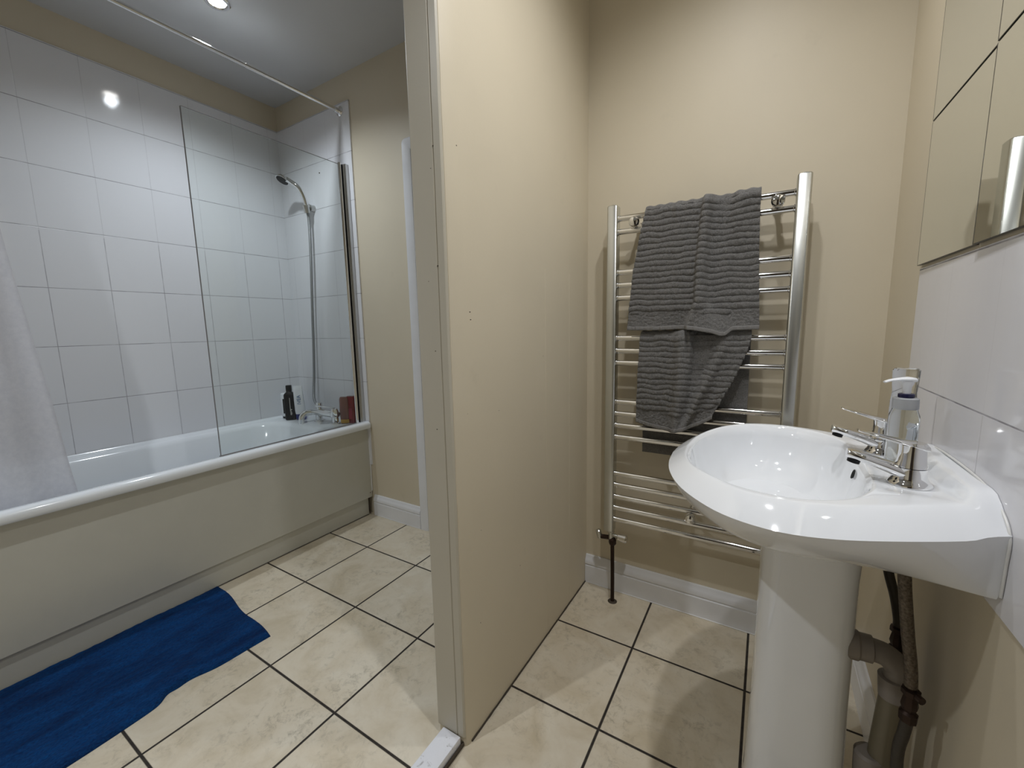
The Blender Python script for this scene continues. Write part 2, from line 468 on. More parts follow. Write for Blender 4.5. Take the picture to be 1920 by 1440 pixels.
# faint filled board joints in the partition face, chips and scuffs
bm = BM()
for y, w in ((1.198, .004), (1.384, .003)):
    box(bm, XP2 - .001, y - w, 0.02, XP2 + .0006, y + w, 1.25, 0.0004, 1)
mk('filled_joint', bm, M['wall'], pt)
bm = BM()
for i in range(9):
    z = random.uniform(.1, 1.5); y = random.uniform(.75, 1.2)
    s = random.uniform(.001, .0022)
    lathe(bm, (XP2 - .0004, y, z), (1, 0, 0), [(0, s), (.0007, s * .6)], 8, sx=random.uniform(.5, 2))
for z, y in ((1.108, .80), (1.09, .802)):
    lathe(bm, (XP2 - .0004, y, z), (1, 0, 0), [(0, .0018), (.0007, .001)], 8, sy=2.2)
for i in range(6):
    z = random.uniform(.8, 1.7); x = XP2 - random.uniform(.008, .07)
    s = random.uniform(.0009, .0018)
    lathe(bm, (x, YP - .0036, z), (0, -1, 0), [(0, s), (.0007, s * .6)], 8, sx=random.uniform(1, 2))
mk('paint_scuff', bm, M['speck'], pt)
# grime line at foot of the partition
bm = BM()
pts = [(XP2 + .0018, YP + .02 + i * .0205, .0022 + .0016 * noise.noise(Vector((i * .7, 0, 0)))) for i in range(41)]
tube(bm, pts, [0.0022 + 0.0014 * abs(noise.noise(Vector((i * 1.3, 3, 0)))) for i in range(41)], 6)
mk('caulk_line', bm, M['caulk'], pt)

# baseboards (extruded moulding profile)
def baseboard(name, p0, p1, out, label, h=0.120):
    prof = [(0, 0), (.016, 0), (.016, h * .62), (.013, h * .645), (.0135, h * .67), (.0165, h * .70), (.0165, h * .78), (.013, h * .86), (.008, h * .92), (.0075, h * .96), (.005, h), (0, h)]
    bm = BM(); p0 = Vector(p0); p1 = Vector(p1); out = Vector(out)
    prism(bm, [p0 + out * a + Vector((0, 0, b)) for a, b in prof], p1 - p0)
    return struct(mk(name, bm, M['gloss_white'], smooth=30), label, 'baseboard')
baseboard('baseboard_back', (XP2 + .001, YS, 0), (XR - .0, YS, 0), (0, -1, 0), 'white moulded baseboard under the towel radiator')
baseboard('baseboard_left', (-1.905, YS, 0), (-1.541, YS, 0), (0, -1, 0), 'short white moulded baseboard between the bath panel and the door casing')
baseboard('baseboard_right', (XR + .002, YS - .016, 0), (XR + .002, .95, 0), (-1, 0, 0), 'white baseboard on the right wall behind the basin pedestal', 0.118)
bm = BM()
for i, (x0, x1) in enumerate(((-1.90, -1.55), (XP2 + .01, XR - .02))):
    n = 30
    pts = [(x0 + (x1 - x0) * k / n, YS - .017, .0015 + .001 * noise.noise(Vector((k * .9, i, 0)))) for k in range(n + 1)]
    tube(bm, pts, [.0016 + .0014 * abs(noise.noise(Vector((k * 1.7, i + 5, 0)))) for k in range(n + 1)], 6)
struct(mk('trim_1', bm, M['silicone']), 'ragged white sealant at the foot of the baseboards', 'sealant')

# door with casing in the end wall, mostly behind the partition
dr = thing('door_1', (-1.15, YS, 0), 'white door casing on the end wall beside the partition', 'door'); dr['kind'] = 'structure'
bm = BM()
def arch(off, r):
    x0, x1, zt = -1.541 + off, -0.735 - off, 1.968 - off
    p = [(x0, 0)]
    for k in range(7):
        a = pi - (pi / 2) * k / 6
        p.append((x0 + r + r * cos(a), zt - r + r * sin(a)))
    for k in range(7):
        a = pi / 2 - (pi / 2) * k / 6
        p.append((x1 - r + r * cos(a), zt - r + r * sin(a)))
    p.append((x1, 0)); return p
o0 = arch(0, .022); o1 = arch(.006, .018); o2 = arch(.040, .004); o3 = arch(.052, .002)
loft(bm, [[(x, YS, z) for x, z in o0], [(x, YS - .012, z) for x, z in o0], [(x, YS - .018, z) for x, z in o1], [(x, YS - .016, z) for x, z in o2], [(x, YS - .010, z) for x, z in o3], [(x, YS, z) for x, z in o3]], closed=False)
mk('door_casing', bm, M['gloss_white'], dr, smooth=30)
bm = BM(); box(bm, -1.488, YS - .006, .006, -.788, YS - .0005, 1.914, .001, 1)
for (x0, x1, z0, z1) in ((-1.40, -1.18, 1.05, 1.80), (-1.10, -.88, 1.05, 1.80), (-1.40, -1.18, .2, .92), (-1.10, -.88, .2, .92)):
    box(bm, x0, YS - .009, z0, x1, YS - .004, z1, .002, 1)
mk('door_panel', bm, M['gloss_white'], dr)

# threshold strip running from the partition towards the viewer
bm = BM(); box(bm, -.674, -.25, 0.0, -.617, YP - .006, .030, .002, 2)
struct(mk('trim_2', bm, M['strip']), 'scuffed white wooden threshold strip on the floor at the partition end', 'threshold')
bm = BM(); box(bm, -.6165, -.25, 0, -.611, YP + .02, .012, .002, 1)
struct(mk('trim_3', bm, M['caulk']), 'grimy filler beside the threshold strip', 'sealant')

# downlights
for i, (x, y, wt, c) in enumerate(LIGHTS):
    lab = ['recessed ceiling spotlight above the basin and radiator', 'recessed ceiling spotlight above the bath', 'recessed ceiling spotlight over the basin side nearest the viewer', 'recessed ceiling spotlight over the bath room floor'][i]
    t = thing('ceiling_spotlight', (x, y, ZC), lab, 'light', 'recessed ceiling spotlights')
    bm = BM(); lathe(bm, (x, y, ZC), (0, 0, -1), [(-.002, .046), (.003, .046), (.006, .042), (.006, .034), (.002, .030), (-.002, .030)], 40, False, False)
    mk('bezel', bm, M['chrome'], t)
    bm = BM(); lathe(bm, (x, y, ZC), (0, 0, -1), [(.0005, .030), (.0025, .026)], 32)
    mk('lamp_face', bm, M['lamp_glow'], t)
    ld = bpy.data.lights.new('spot', 'SPOT'); ld.energy = wt; ld.color = c
    ld.spot_size = radians(146); ld.spot_blend = 1.0; ld.shadow_soft_size = 0.022
    lo = bpy.data.objects.new('spot_light', ld); COL.objects.link(lo); lo.parent = t; lo.location = (0, 0, -.035)

# ================================================================== BATH
t = thing('bathtub', (-2.2, .71, 0), 'white bathtub with a cream side panel along the tiled wall', 'bathtub')
Y0B, Y1B = -0.14, YS - .009
X0B, X1B = XL + .001, -1.893
def rrect(x0, y0, x1, y1, r, z, n=12, dz=None):
    pts = []
    for cx, cy, a0 in ((x1 - r, y1 - r, 0), (x0 + r, y1 - r, pi / 2), (x0 + r, y0 + r, pi), (x1 - r, y0 + r, 3 * pi / 2)):
        for k in range(n):
            a = a0 + (pi / 2) * k / (n - 1)
            pts.append(Vector((cx + r * cos(a), cy + r * sin(a), z)))
    return pts
bm = BM()
L = []
L.append(rrect(X0B + .02, Y0B + .02, X1B - .035, Y1B - .002, .004, .40))
L.append(rrect(X0B + .02, Y0B + .02, X1B - .035, Y1B - .002, .004, .519))
L.append(rrect(X0B, Y0B, X1B - .004, Y1B, .004, .519))
L.append(rrect(X0B, Y0B, X1B, Y1B, .005, .523))
L.append(rrect(X0B, Y0B, X1B, Y1B, .005, .544))
L.append(rrect(X0B + .001, Y0B + .001, X1B - .004, Y1B - .001, .006, .552))
L.append(rrect(X0B + .003, Y0B + .003, X1B - .014, Y1B - .003, .008, .5565))
L.append(rrect(X0B + .008, Y0B + .01, X1B - .032, Y1B - .01, .012, .557))
L.append(rrect(X0B + .012, Y0B + .03, X1B - .050, Y1B - .03, .02, .549))
L.append(rrect(X0B + .020, Y0B + .07, X1B - .066, Y1B - .13, .07, .5455))
L.append(rrect(X0B + .034, Y0B + .10, X1B - .080, Y1B - .185, .12, .545))
L.append(rrect(X0B + .046, Y0B + .115, X1B - .092, Y1B - .200, .13, .539))
L.append(rrect(X0B + .056, Y0B + .13, X1B - .102, Y1B - .215, .14, .520))
L.append(rrect(X0B + .075, Y0B + .20, X1B - .12, Y1B - .25, .15, .38))
L.append(rrect(X0B + .10, Y0B + .30, X1B - .145, Y1B - .29, .15, .22))
L.append(rrect(X0B + .15, Y0B + .38, X1B - .195, Y1B - .34, .13, .17))
L.append(rrect(X0B + .24, Y0B + .50, X1B - .28, Y1B - .45, .05, .162))
loft(bm, L, False, True)
mk('tub', bm, M['bath'], t, smooth=50)
bm = BM(); lathe(bm, (-2.24, 1.20, .163), (0, 0, 1), [(0, .032), (.002, .032), (.003, .024), (.001, .02)], 24)
mk('drain', bm, M['chrome'], t)
bm = BM()
lathe(bm, (-2.10, 1.305, .44), (0, -1, .18), [(0, .030), (.006, .030), (.009, .024), (.010, .002)], 28)
mk('overflow_cover', bm, M['chrome'], t)
# bath mixer tap: part of the bath
bm = BM()
MX, MY = -2.17, 1.445
tube(bm, [(MX - .105, MY - .012, .600), (MX - .08, MY - .004, .603), (MX, MY, .604), (MX + .08, MY, .603), (MX + .12, MY, .602)],
     [.016, .023, .024, .024, .021], 24, flat=(.85, 1.1, (0, 0, 1)))
for dx in (-.06, .09):
    lathe(bm, (MX + dx, MY + .012, .5465), (0, 0, 1), [(0, .030), (.006, .030), (.010, .020), (.055, .018)], 24)
mt = mk('mixer_tap', bm, M['chrome'], t)
bm = BM()
tube(bm, spline([(MX - .09, MY - .015, .600), (MX - .098, MY - .045, .600), (MX - .10, MY - .068, .585), (MX - .10, MY - .075, .555), (MX - .10, MY - .073, .500)], 6),
     lambda s: .018 - .004 * s, 20)
mk('spout', bm, M['chrome'], mt)
bm = BM()
lathe(bm, (MX + .105, MY - .004, .595), (.25, -.1, 1), [(0, .022), (.03, .021), (.045, .014), (.047, .004)], 24)
tube(bm, [(MX + .115, MY - .005, .640), (MX + .07, MY - .03, .648), (MX + .02, MY - .055, .653)], [.012, .010, .009], 12, flat=(.35, 1.2, (0, 0, 1)))
mk('lever', bm, M['chrome'], mt)
bm = BM()
lathe(bm, (MX - .035, MY, .612), (0, 0, 1), [(0, .015), (.022, .015), (.026, .018), (.045, .018), (.048, .014)], 20)
mk('diverter_knob', bm, M['chrome'], mt)

bm = BM(); box(bm, -1.938, Y0B, .104, -1.926, YS - .004, .5195, .0015, 1)
pn = sub(mk('side_panel', bm, M['panel'], t, smooth=0), 'cream side panel')
bm = BM(); box(bm, -1.955, Y0B, .0005, -1.9385, YS - .026, .1035, .001, 1)
mk('plinth', bm, M['panel'], pn, smooth=0)
bm = BM()
pts = [(-1.9255, YS - .004, .52), (-1.925, YS - .006, .42), (-1.9245, YS - .004, .3), (-1.925, YS - .005, .2), (-1.926, YS - .004, .14)]
tube(bm, spline(pts, 5), .0035, 8); 
mk('sealant_bead', bm, M['silicone'], pn)
bm = BM()
tube(bm, spline([(-1.926, YS - .018, .135), (-1.935, YS - .022, .115), (-1.9365, YS - .021, .06), (-1.936, YS - .022, .004)], 5), .0028, 8)
tube(bm, [(-1.9365, Y0B + .02, .002), (-1.9365, YS - .03, .002)], .0018, 6)
mk('dark_gap', bm, M['caulk'], pn)

# ---- glass shower screen
XG = -1.965
sc = thing('shower_screen', (XG, 1.2, .55), 'clear frameless glass bath screen standing on the bath rim', 'shower screen')
bm = BM(); box(bm, XG - .003, .817, .549, XG + .003, 1.512, 1.934, .0008, 1)
mk('glass_pane', bm, M['glass'], sc, smooth=0)
bm = BM(); box(bm, XG - .0036, .815, .547, XG + .0036, 1.515, .552); box(bm, XG - .0034, .8155, .552, XG + .0034, .8172, 1.9345); box(bm, XG - .0034, .8172, 1.9335, XG + .0034, 1.512, 1.9352)
mk('edge_strip', bm, M['grey_seal'], sc, smooth=0)
bm = BM()
box(bm, XG - .004, .812, .5462, XG + .005, 1.515, .5515, .001, 1)
mk('bottom_seal', bm, M['grey_seal'], sc, smooth=0)
bm = BM()
tube(bm, [(XG + .001, 1.515, .547), (XG + .001, 1.515, 1.942)], .0095, 16)
mk('hinge_tube', bm, M['chrome'], sc)
bm = BM(); box(bm, XG - .002, 1.5255, .547, XG + .012, 1.5305, 1.936)
mk('black_gasket', bm, M['black_seal'], sc, smooth=0)
bm = BM(); box(bm, XG - .008, 1.530, .547, XG + .028, YS - .0085, 1.938, .002, 1); box(bm, XG + .006, 1.526, .547, XG + .020, 1.5325, 1.936, .001, 1)
mk('wall_channel', bm, M['alu'], sc)

# ---- curtain rail and curtain
rl = thing('curtain_rail', (-1.974, .7, 2.206), 'slim chrome shower curtain rail above the bath', 'rail')
bm = BM(); tube(bm, [(-1.974, YB + .0, 2.195), (-1.974, .3, 2.204), (-1.974, 1.09, 2.207)], .0085, 16)
mk('pole', bm, M['chrome'], rl)
bm = BM(); tube(bm, [(-1.974, 1.082, 2.207), (-1.974, YS - .012, 2.207)], .0100, 16)
mk('pole', bm, M['chrome'], rl)
bm = BM(); lathe(bm, (-1.974, YS - .008, 2.207), (0, -1, 0), [(0, .024), (.004, .024), (.008, .018), (.014, .014), (.030, .0125), (.032, .011)], 28)
mk('end_flange', bm, M['chrome'], rl)
bm = BM()
nu, nv = 120, 90
def sstep0(t):
    t = max(0, min(1, t)); return t * t * (3 - 2 * t)
ct = thing('shower_curtain', (-1.99, .0, .4), 'frosted white shower curtain hanging inside the bath at the far left', 'curtain')
rows = []
for j in range(nv + 1):
    v = j / nv; z = 2.185 - v * (2.185 - .44)
    row = []
    for i in range(nu + 1):
        u = i / nu
        yend = .20 + .115 * min(1, v / .45) + .085 * max(0, (v - .45) / .55) ** 1.1
        y = -1.0 + u * (yend + 1.0)
        x = -1.99 + .016 * sin(u * 62 + v * 1.5) * (.9 - .3 * v) + .010 * noise.noise(Vector((u * 9, v * 3, 0)))
        x -= .034 * sstep0((v - .74) / .18)
        row.append(bm.verts.new((x, y, z)))
    rows.append(row)
for a, b in zip(rows, rows[1:]):
    for i in range(nu): bm.faces.new((a[i], a[i + 1], b[i + 1], b[i]))
o = mk('curtain_sheet', bm, M['curtain'], ct, smooth=80)
sm = o.modifiers.new('thick', 'SOLIDIFY'); sm.thickness = .0012
for k in range(9):
    yy = -.95 + k * .138
    bm = BM()
    lathe(bm, (-1.974, yy, 2.203), (0, 1, 0), [(-.002, .013), (0, .0145), (.002, .013), (0, .0115), (-.002, .013)], 24, False, False)
    mk('curtain_ring', bm, M['white_plastic'], ct)

# ---- hand shower
sh = thing('hand_shower', (-2.28, 1.5, 1.75), 'chrome hand shower with grey flexible hose hung on the tiled end wall', 'shower')
HC = Vector((-2.350, 1.432, 1.907)); 
_c = (CAM - HC).normalized(); _r = (RT - _c * RT.dot(_c)).normalized(); _u = (UP - _c * UP.dot(_c)).normalized()
HN = (_c * .48 + (_r * -.50 + _u * -.87) * .877).normalized()
bm = BM()
lathe(bm, HC, HN, [(-.024, .002), (-.022, .014), (-.016, .026), (-.006, .035), (0, .038), (.004, .037)], 32)
tube(bm, spline([HC + Vector((.006, .006, .010)), (-2.305, 1.452, 1.893), (-2.272, 1.475, 1.862), (-2.262, 1.495, 1.815), (-2.262, 1.508, 1.765), (-2.263, 1.513, 1.735)], 6),
     lambda s: .0135 - .002 * s, 18)
mk('handset', bm, M['chrome'], sh)
bm = BM(); lathe(bm, HC, HN, [(.0035, .0325), (.0055, .0315), (.0058, .002)], 32)
sub(mk('spray_face', bm, M['black_plastic'], sh), 'black spray face')
bm = BM()
tube(bm, spline([(-2.263, 1.513, 1.735), (-2.268, 1.518, 1.69), (-2.274, 1.52, 1.591), (-2.285, 1.52, 1.443), (-2.299, 1.52, 1.292), (-2.313, 1.52, 1.136), (-2.326, 1.52, .978),
     (-2.336, 1.515, .815), (-2.335, 1.505, .73), (-2.318, 1.49, .665), (-2.268, 1.475, .632), (-2.215, 1.46, .618)], 8), lambda s: .0078 + (.003 * max(0, 1 - s * 25)), 14)
mk('hose', bm, M['hose'], sh)
br = thing('shower_bracket', (-2.27, YS - .008, 1.76), 'small grey shower bracket on the tiled end wall', 'bracket')
bm = BM()
lathe(bm, (-2.262, YS - .009, 1.765), (0, -1, 0), [(0, .019), (.022, .017), (.024, .012)], 20)
lathe(bm, (-2.263, 1.508, 1.745), (.0, -.18, 1), [(-.012, .0155), (.028, .020), (.030, .0165)], 24, True, False)
mk('holder', bm, M['alu'], br)
bm = BM(); lathe(bm, (-2.185, YS - .0085, 1.945), (0, -1, 0), [(0, .004), (.002, .003)], 10)
tag(mk('wall_plug', bm, M['speck'], base=(-2.185, YS - .008, 1.945)), 'dark screw hole in the tiles right of the shower head', 'screw hole')

# ---- bottles on the bath ledge
ZL = .5482
def ov_bottle(bm, c, prof, sx, sy, n=32, ang=0.0):
    lathe(bm, c, (0, 0, 1), prof, n, True, True, sx, sy, ref=(cos(ang), sin(ang), 0))
b = thing('shampoo_bottle', (-2.475, 1.405, ZL), 'white bottle with a dark front, leftmost behind the black bottle', 'bottle', 'bottles on the bath ledge')
bx, by = -2.486, 1.408
bm = BM(); ov_bottle(bm, (bx, by, ZL + .012), [(0, .024), (.004, .027), (.12, .027), (.137, .024), (.142, .016)], 1, .62, ang=.5)
mk('bottle_body', bm, M['white_plastic'], b)
bm = BM(); ov_bottle(bm, (bx, by, ZL), [(0, .021), (.012, .022)], 1, .62, ang=.5)
mk('cap', bm, M['black_plastic'], b)
bm = BM()
for k in range(1):
    lathe(bm, (bx, by, ZL + .03), (0, 0, 1), [(0, .0278), (.09, .0278)], 32, False, False, 1, .63, ref=(cos(.5), sin(.5), 0))
# keep only the right half of the label sleeve
bmesh.ops.delete(bm, geom=[v for v in bm.verts if v.co.x < bx + .002], context='VERTS')
sub(mk('front_label', bm, M['black_plastic'], b), 'dark label')
b = thing('shampoo_bottle', (-2.425, 1.405, ZL), 'tall black bottle with a square neck cap in the bath corner', 'bottle', 'bottles on the bath ledge')
bx, by = -2.418, 1.398
bm = BM()
def rr2(cx, cy, hx, hy, r, z, ang):
    ca, sa = cos(ang), sin(ang); out = []
    for p in rrect(-hx, -hy, hx, hy, r, z, 5):
        out.append(Vector((cx + p.x * ca - p.y * sa, cy + p.x * sa + p.y * ca, z)))
    return out
A = .80
loft(bm, [rr2(bx, by, .029, .018, .009, z, A) if z < .16 else None for z in ()] + [rr2(bx, by, h1, h2, min(h1, h2) * .6, ZL + z, A) for z, h1, h2 in
     ((0, .027, .016), (.003, .030, .018), (.148, .030, .018), (.156, .027, .016), (.168, .014, .013), (.170, .013, .012))], True, True)
mk('bottle_body', bm, M['black_plastic'], b)
bm = BM(); loft(bm, [rr2(bx, by, .0145, .0125, .004, ZL + z, A) for z in (.170, .205)] + [rr2(bx, by, .0125, .0105, .004, ZL + .2065, A)], True, True)
mk('cap', bm, M['black_plastic'], b)
FA = A - pi / 2   # outward direction of the broad face (towards the viewer)
def on_face(bx, by, ang, half, u, z, d=0.0005):
    # point on the broad face: u along the width
    return Vector((bx + cos(ang) * u + sin(ang) * (half + d), by + sin(ang) * u - cos(ang) * (half + d), z))
bm = BM()
def facebox(bm, bx, by, ang, half, u0, u1, z0, z1):
    a = [on_face(bx, by, ang, half, u, z) for u, z in ((u0, z0), (u1, z0), (u1, z1), (u0, z1))]
    prism(bm, a, Vector((sin(ang), -cos(ang), 0)) * .0004)
for k, w in enumerate((.008, .010, .009, .006, .010)):
    facebox(bm, bx, by, A, .018, .002, .002 + w, ZL + .030 + k * .0075, ZL + .034 + k * .0075)
facebox(bm, bx, by, A, .018, .002, .0045, ZL + .055, ZL + .133)
mk('label_print', bm, M['white_print'], b, smooth=0)
b = thing('lotion_tube', (-2.375, 1.42, ZL), 'white tube standing on its blue cap with blue letters', 'bottle', 'bottles on the bath ledge')
bx, by = -2.366, 1.430; A2 = .95
bm = BM(); loft(bm, [rr2(bx + dz * -.07, by + dz * -.01, h1, h2, min(h1, h2) * .95, ZL + dz, A2) for dz, h1, h2 in
     ((.034, .0275, .020), (.05, .029, .020), (.10, .028, .017), (.15, .026, .011), (.195, .024, .003), (.202, .024, .0022))], True, True)
tb = mk('tube_body', bm, M['white_plastic'], b)
bm = BM(); loft(bm, [rr2(bx, by, h1, h2, min(h1, h2) * .95, ZL + dz, A2) for dz, h1, h2 in ((0, .025, .018), (.004, .0275, .020), (.028, .0285, .0205), (.034, .026, .018))], True, True)
sub(mk('cap', bm, M['blue_cap'], b), 'dark blue cap')
def text_mesh(name, txt, size, mat, parent, mw):
    cu = bpy.data.curves.new(name, 'FONT'); cu.body = txt; cu.size = size; cu.extrude = .0003; cu.align_x = 'CENTER'; cu.align_y = 'CENTER'
    to = bpy.data.objects.new('tmp', cu); COL.objects.link(to)
    dg = bpy.context.evaluated_depsgraph_get()
    me = bpy.data.meshes.new_from_object(to.evaluated_get(dg)); COL.objects.unlink(to); bpy.data.objects.remove(to)
    me.transform(mw); 
    off = parent.matrix_basis.translation.copy()
    q = parent
    while q.parent: q = q.parent; off += q.matrix_basis.translation
    me.transform(Matrix.Translation(-off))
    me.materials.clear(); me.materials.append(mat)
    o = bpy.data.objects.new(name, me); COL.objects.link(o); o.parent = parent
    return o
nrm = Vector((sin(A2), -cos(A2), .07)).normalized(); upv = Vector((-.07, 0, 1)).normalized(); upv = (upv - nrm * upv.dot(nrm)).normalized()
side = upv.cross(nrm)
ctr = Vector((bx - .008, by, ZL + .108)) + Vector((sin(A2), -cos(A2), 0)) * .0180
# letters read upwards: text x axis = up, text y axis = -side
R = Matrix((upv, -side, nrm)).transposed().to_4x4()
text_mesh('lettering', 'NIVEA', .028, M['blue_print'], b, Matrix.Translation(ctr) @ R)
# two reddish bottles at the tap end
b = thing('shower_gel_bottle', (-2.027, 1.480, ZL), 'clear reddish bottle with yellow base left of the crimson bottle', 'bottle', 'bottles on the bath ledge')
bx, by, A3 = -2.026, 1.482, .6
bm = BM(); loft(bm, [rr2(bx, by, h1, h2, min(h1, h2) * .8, ZL + dz, A3) for dz, h1, h2 in ((.0, .022, .015), (.003, .024, .017), (.08, .026, .018), (.140, .025, .017), (.152, .020, .013))], True, True)
mk('bottle_body', bm, M['pink_plastic'], b)
bm = BM(); loft(bm, [rr2(bx, by, h1, h2, min(h1, h2) * .8, ZL + dz, A3) for dz, h1, h2 in ((.0035, .0243, .0173), (.024, .0248, .0178))], False, False)
sub(mk('yellow_band', bm, M['yellow'], b), 'yellow band')
b = thing('shower_gel_bottle', (-1.985, 1.505, ZL), 'crimson shower gel bottle against the screen hinge', 'bottle', 'bottles on the bath ledge')
bx, by, A3 = -2.000, 1.507, .4
bm = BM(); loft(bm, [rr2(bx, by, h1, h2, min(h1, h2) * .8, ZL + dz, A3) for dz, h1, h2 in ((.0, .022, .014), (.004, .0245, .016), (.06, .026, .017), (.143, .025, .016), (.154, .020, .013))], True, True)
mk('bottle_body', bm, M['red_plastic'], b)
bm = BM(); facebox(bm, bx, by, A3, .0165, -.014, .012, ZL + .025, ZL + .085)
mk('label_print', bm, plain('pinkish_red_label', (.35, .03, .06, 1), .3), b, smooth=0)

# ================================================================== BATH MAT
mt = BM()
nu, nv = 150, 230
far = [(-1.930, .735), (-1.919, .732), (-1.783, .722), (-1.674, .722), (-1.559, .702), (-1.475, .690), (-1.445, .687)]
def interp(pts, t):
    n = len(pts) - 1; f = t * n; i = min(int(f), n - 1); k = f - i
    return pts[i][0] * (1 - k) + pts[i + 1][0] * k, pts[i][1] * (1 - k) + pts[i + 1][1] * k
def near_x(y):
    # right (room side) edge of the mat with its pucker
    x = -1.4465
    x -= .024 * exp(-((y - .450) / .055) ** 2) + .014 * exp(-((y - .400) / .02) ** 2)
    x += .008 * sin(y * 9)
    return x
YN = -.05
rows = []
for j in range(nv + 1):
    v = j / nv; row = []
    for i in range(nu + 1):
        u = i / nu
        yf = .735 - .048 * u ** 1.3 + .006 * sin(u * 9)
        y = YN + (yf - YN) * v
        x0 = -1.932; x = x0 + (near_x(y) - x0) * u
        e = min(min(u, 1 - u) * .48, min(v, 1 - v) * .78)
        edge = 1 - max(0, 1 - e / .010) ** 2
        z = .0008 + .011 * edge
        z += edge * (.0030 * noise.noise(Vector((x * 95, y * 50, 0))) + .0022 * noise.noise(Vector((x * 18, y * 7, 2))))
        # ridge running along the room side, and pucker
        d = (x + 1.52 + .05 * (y - .45)); z += .006 * exp(-(d / .018) ** 2) * max(0, min(1, (y - .36) * 7)) * max(0, min(1, (.72 - y) * 9))
        q = exp(-((y - .43) / .05) ** 2) * max(0, min(1, (x + 1.60) / .12)); z += .010 * q * edge
        z += .0025 * edge * exp(-((x + 1.462) / .006) ** 2)
        row.append(mt.verts.new((x, y, max(z, .0006))))
    rows.append(row)
for a, b_ in zip(rows, rows[1:]):
    for i in range(nu): mt.faces.new((a[i], a[i + 1], b_[i + 1], b_[i]))
bnd = [v for v in rows[0]] + [r[-1] for r in rows[1:]] + list(reversed(rows[-1][:-1])) + [r[0] for r in reversed(rows[1:-1])]
low = [mt.verts.new((v.co.x, v.co.y, .0002)) for v in bnd]
for i in range(len(bnd)):
    j = (i + 1) % len(bnd); mt.faces.new((bnd[i], low[i], low[j], bnd[j]))
mt.faces.new(low)
tag(mk('bath_mat', mt, M['rug'], base=(-1.69, .35, 0), smooth=60), 'rumpled royal blue bath mat on the floor along the bath panel', 'bath mat')

# ================================================================== TOWEL RADIATOR
YR = 1.478
rad = thing('towel_radiator', (-.21, YR, .30), 'tall chrome ladder towel radiator on the beige wall', 'radiator')
XA, XB_ = -.478, .066          # rail centre lines
def rail(x, name='rail'):
    bm = BM(); pr = []
    # D-shaped section: flat-ish rounded front towards the room
    hw, y0, y1 = .018, YR + .016, YR - .016
    sec = [(-hw, y0)]
    for k in range(11):
        a = pi + pi * k / 10
        ca, sa = cos(a), sin(a)
        sec.append((hw * (abs(ca) ** .35) * (1 if ca > 0 else -1), y1 + .007 - .010 * abs(sa) ** .6))
    sec += [(hw, y0)]
    loft(bm, [[(x + a, b, z) for a, b in sec] for z in (.294, 1.474)] + [[(x + a * .86, YR + (b - YR) * .86, 1.478) for a, b in sec]], True, True)
    return mk(name, bm, M['chrome_dull'], rad, smooth=50)
rail(XA); rail(XB_)
bars = [1.434, 1.390, 1.253, 1.209, 1.165, 1.0245, .9795, .936, .793, .7495, .706, .662, .521, .477, .431, .3865, .341]
bar0 = None
for z in bars:
    if bar0 is None:
        bm = BM(); tube(bm, [(XA + .016, YR, z), (XB_ - .016, YR, z)], .0098, 20, caps=False)
        for x, s in ((XA + .018, 1), (XB_ - .018, -1)):
            lathe(bm, (x, YR, z), (s, 0, 0), [(0, .0115), (.003, .0115), (.004, .0098)], 20, True, False)
        bar0 = mk('bar', bm, M['chrome'], rad)
        z_0 = z
    else:
        o = bar0.copy(); COL.objects.link(o); o.parent = rad; o.location = (0, 0, z - z_0)
for x, z in ((-.402, 1.413), (.006, 1.413), (-.192, .410)):
    bm = BM()
    tube(bm, [(x, YS, z), (x, YR - .012, z)], .008, 14)
    lathe(bm, (x, YR - .010, z), (0, -1, 0), [(0, .013), (.004, .0175), (.012, .0175), (.018, .014), (.021, .006)], 28)
    lathe(bm, (x, YS, z), (0, -1, 0), [(0, .016), (.010, .014)], 20)
    mk('wall_bracket', bm, M['chrome'], rad)
for x in (XA, XB_):
    bm = BM(); lathe(bm, (x, YR, 1.476), (0, 0, 1), [(0, .0095), (.005, .009), (.0075, .006)], 20)
    mk('top_plug', bm, M['chrome'], rad)
vl = thing('radiator_valve', (-.462, YR, 0), 'tarnished copper pipe and chrome valve under the radiator', 'valve')
bm = BM()
tube(bm, spline([(-.466, YR - .002, .255), (-.464, YR - .004, .19), (-.463, YR - .003, .10), (-.462, YR - .003, .002)], 6), .0072, 14)
lathe(bm, (-.466, YR, .262), (0, 0, -1), [(0, .010), (.006, .015), (.022, .015), (.03, .009)], 6)
tube(bm, [(-.466, YR, .262), (-.515, YR, .256)], .0085, 14)
mk('copper_pipe', bm, M['copper'], vl)
bm = BM()
lathe(bm, (-.472, YR, .298), (0, 0, -1), [(0, .011), (.012, .014), (.014, .009), (.04, .010)], 18)
tube(bm, [(-.468, YR, .274), (-.440, YR - .004, .272)], .0075, 14)
mk('valve_body', bm, M['chrome_dull'], vl)
bm = BM(); lathe(bm, (-.517, YR, .256), (-.2, -.1, 1), [(-.006, .010), (.024, .011), (.028, .007)], 14)
mk('drain_cap', bm, M['chrome_dull'], vl)
bm = BM(); lathe(bm, (-.446, YR - .002, .272), (1, -.08, 0), [(0, .009), (.004, .0135), (.034, .0155), (.038, .011)], 12)
mk('valve_handle', bm, M['chrome'], vl, smooth=20)
bm = BM(); lathe(bm, (-.462, YR - .003, 0), (0, 0, 1), [(0, .018), (.002, .015), (.0035, .008)], 16)
mk('floor_collar', bm, M['caulk'], vl)

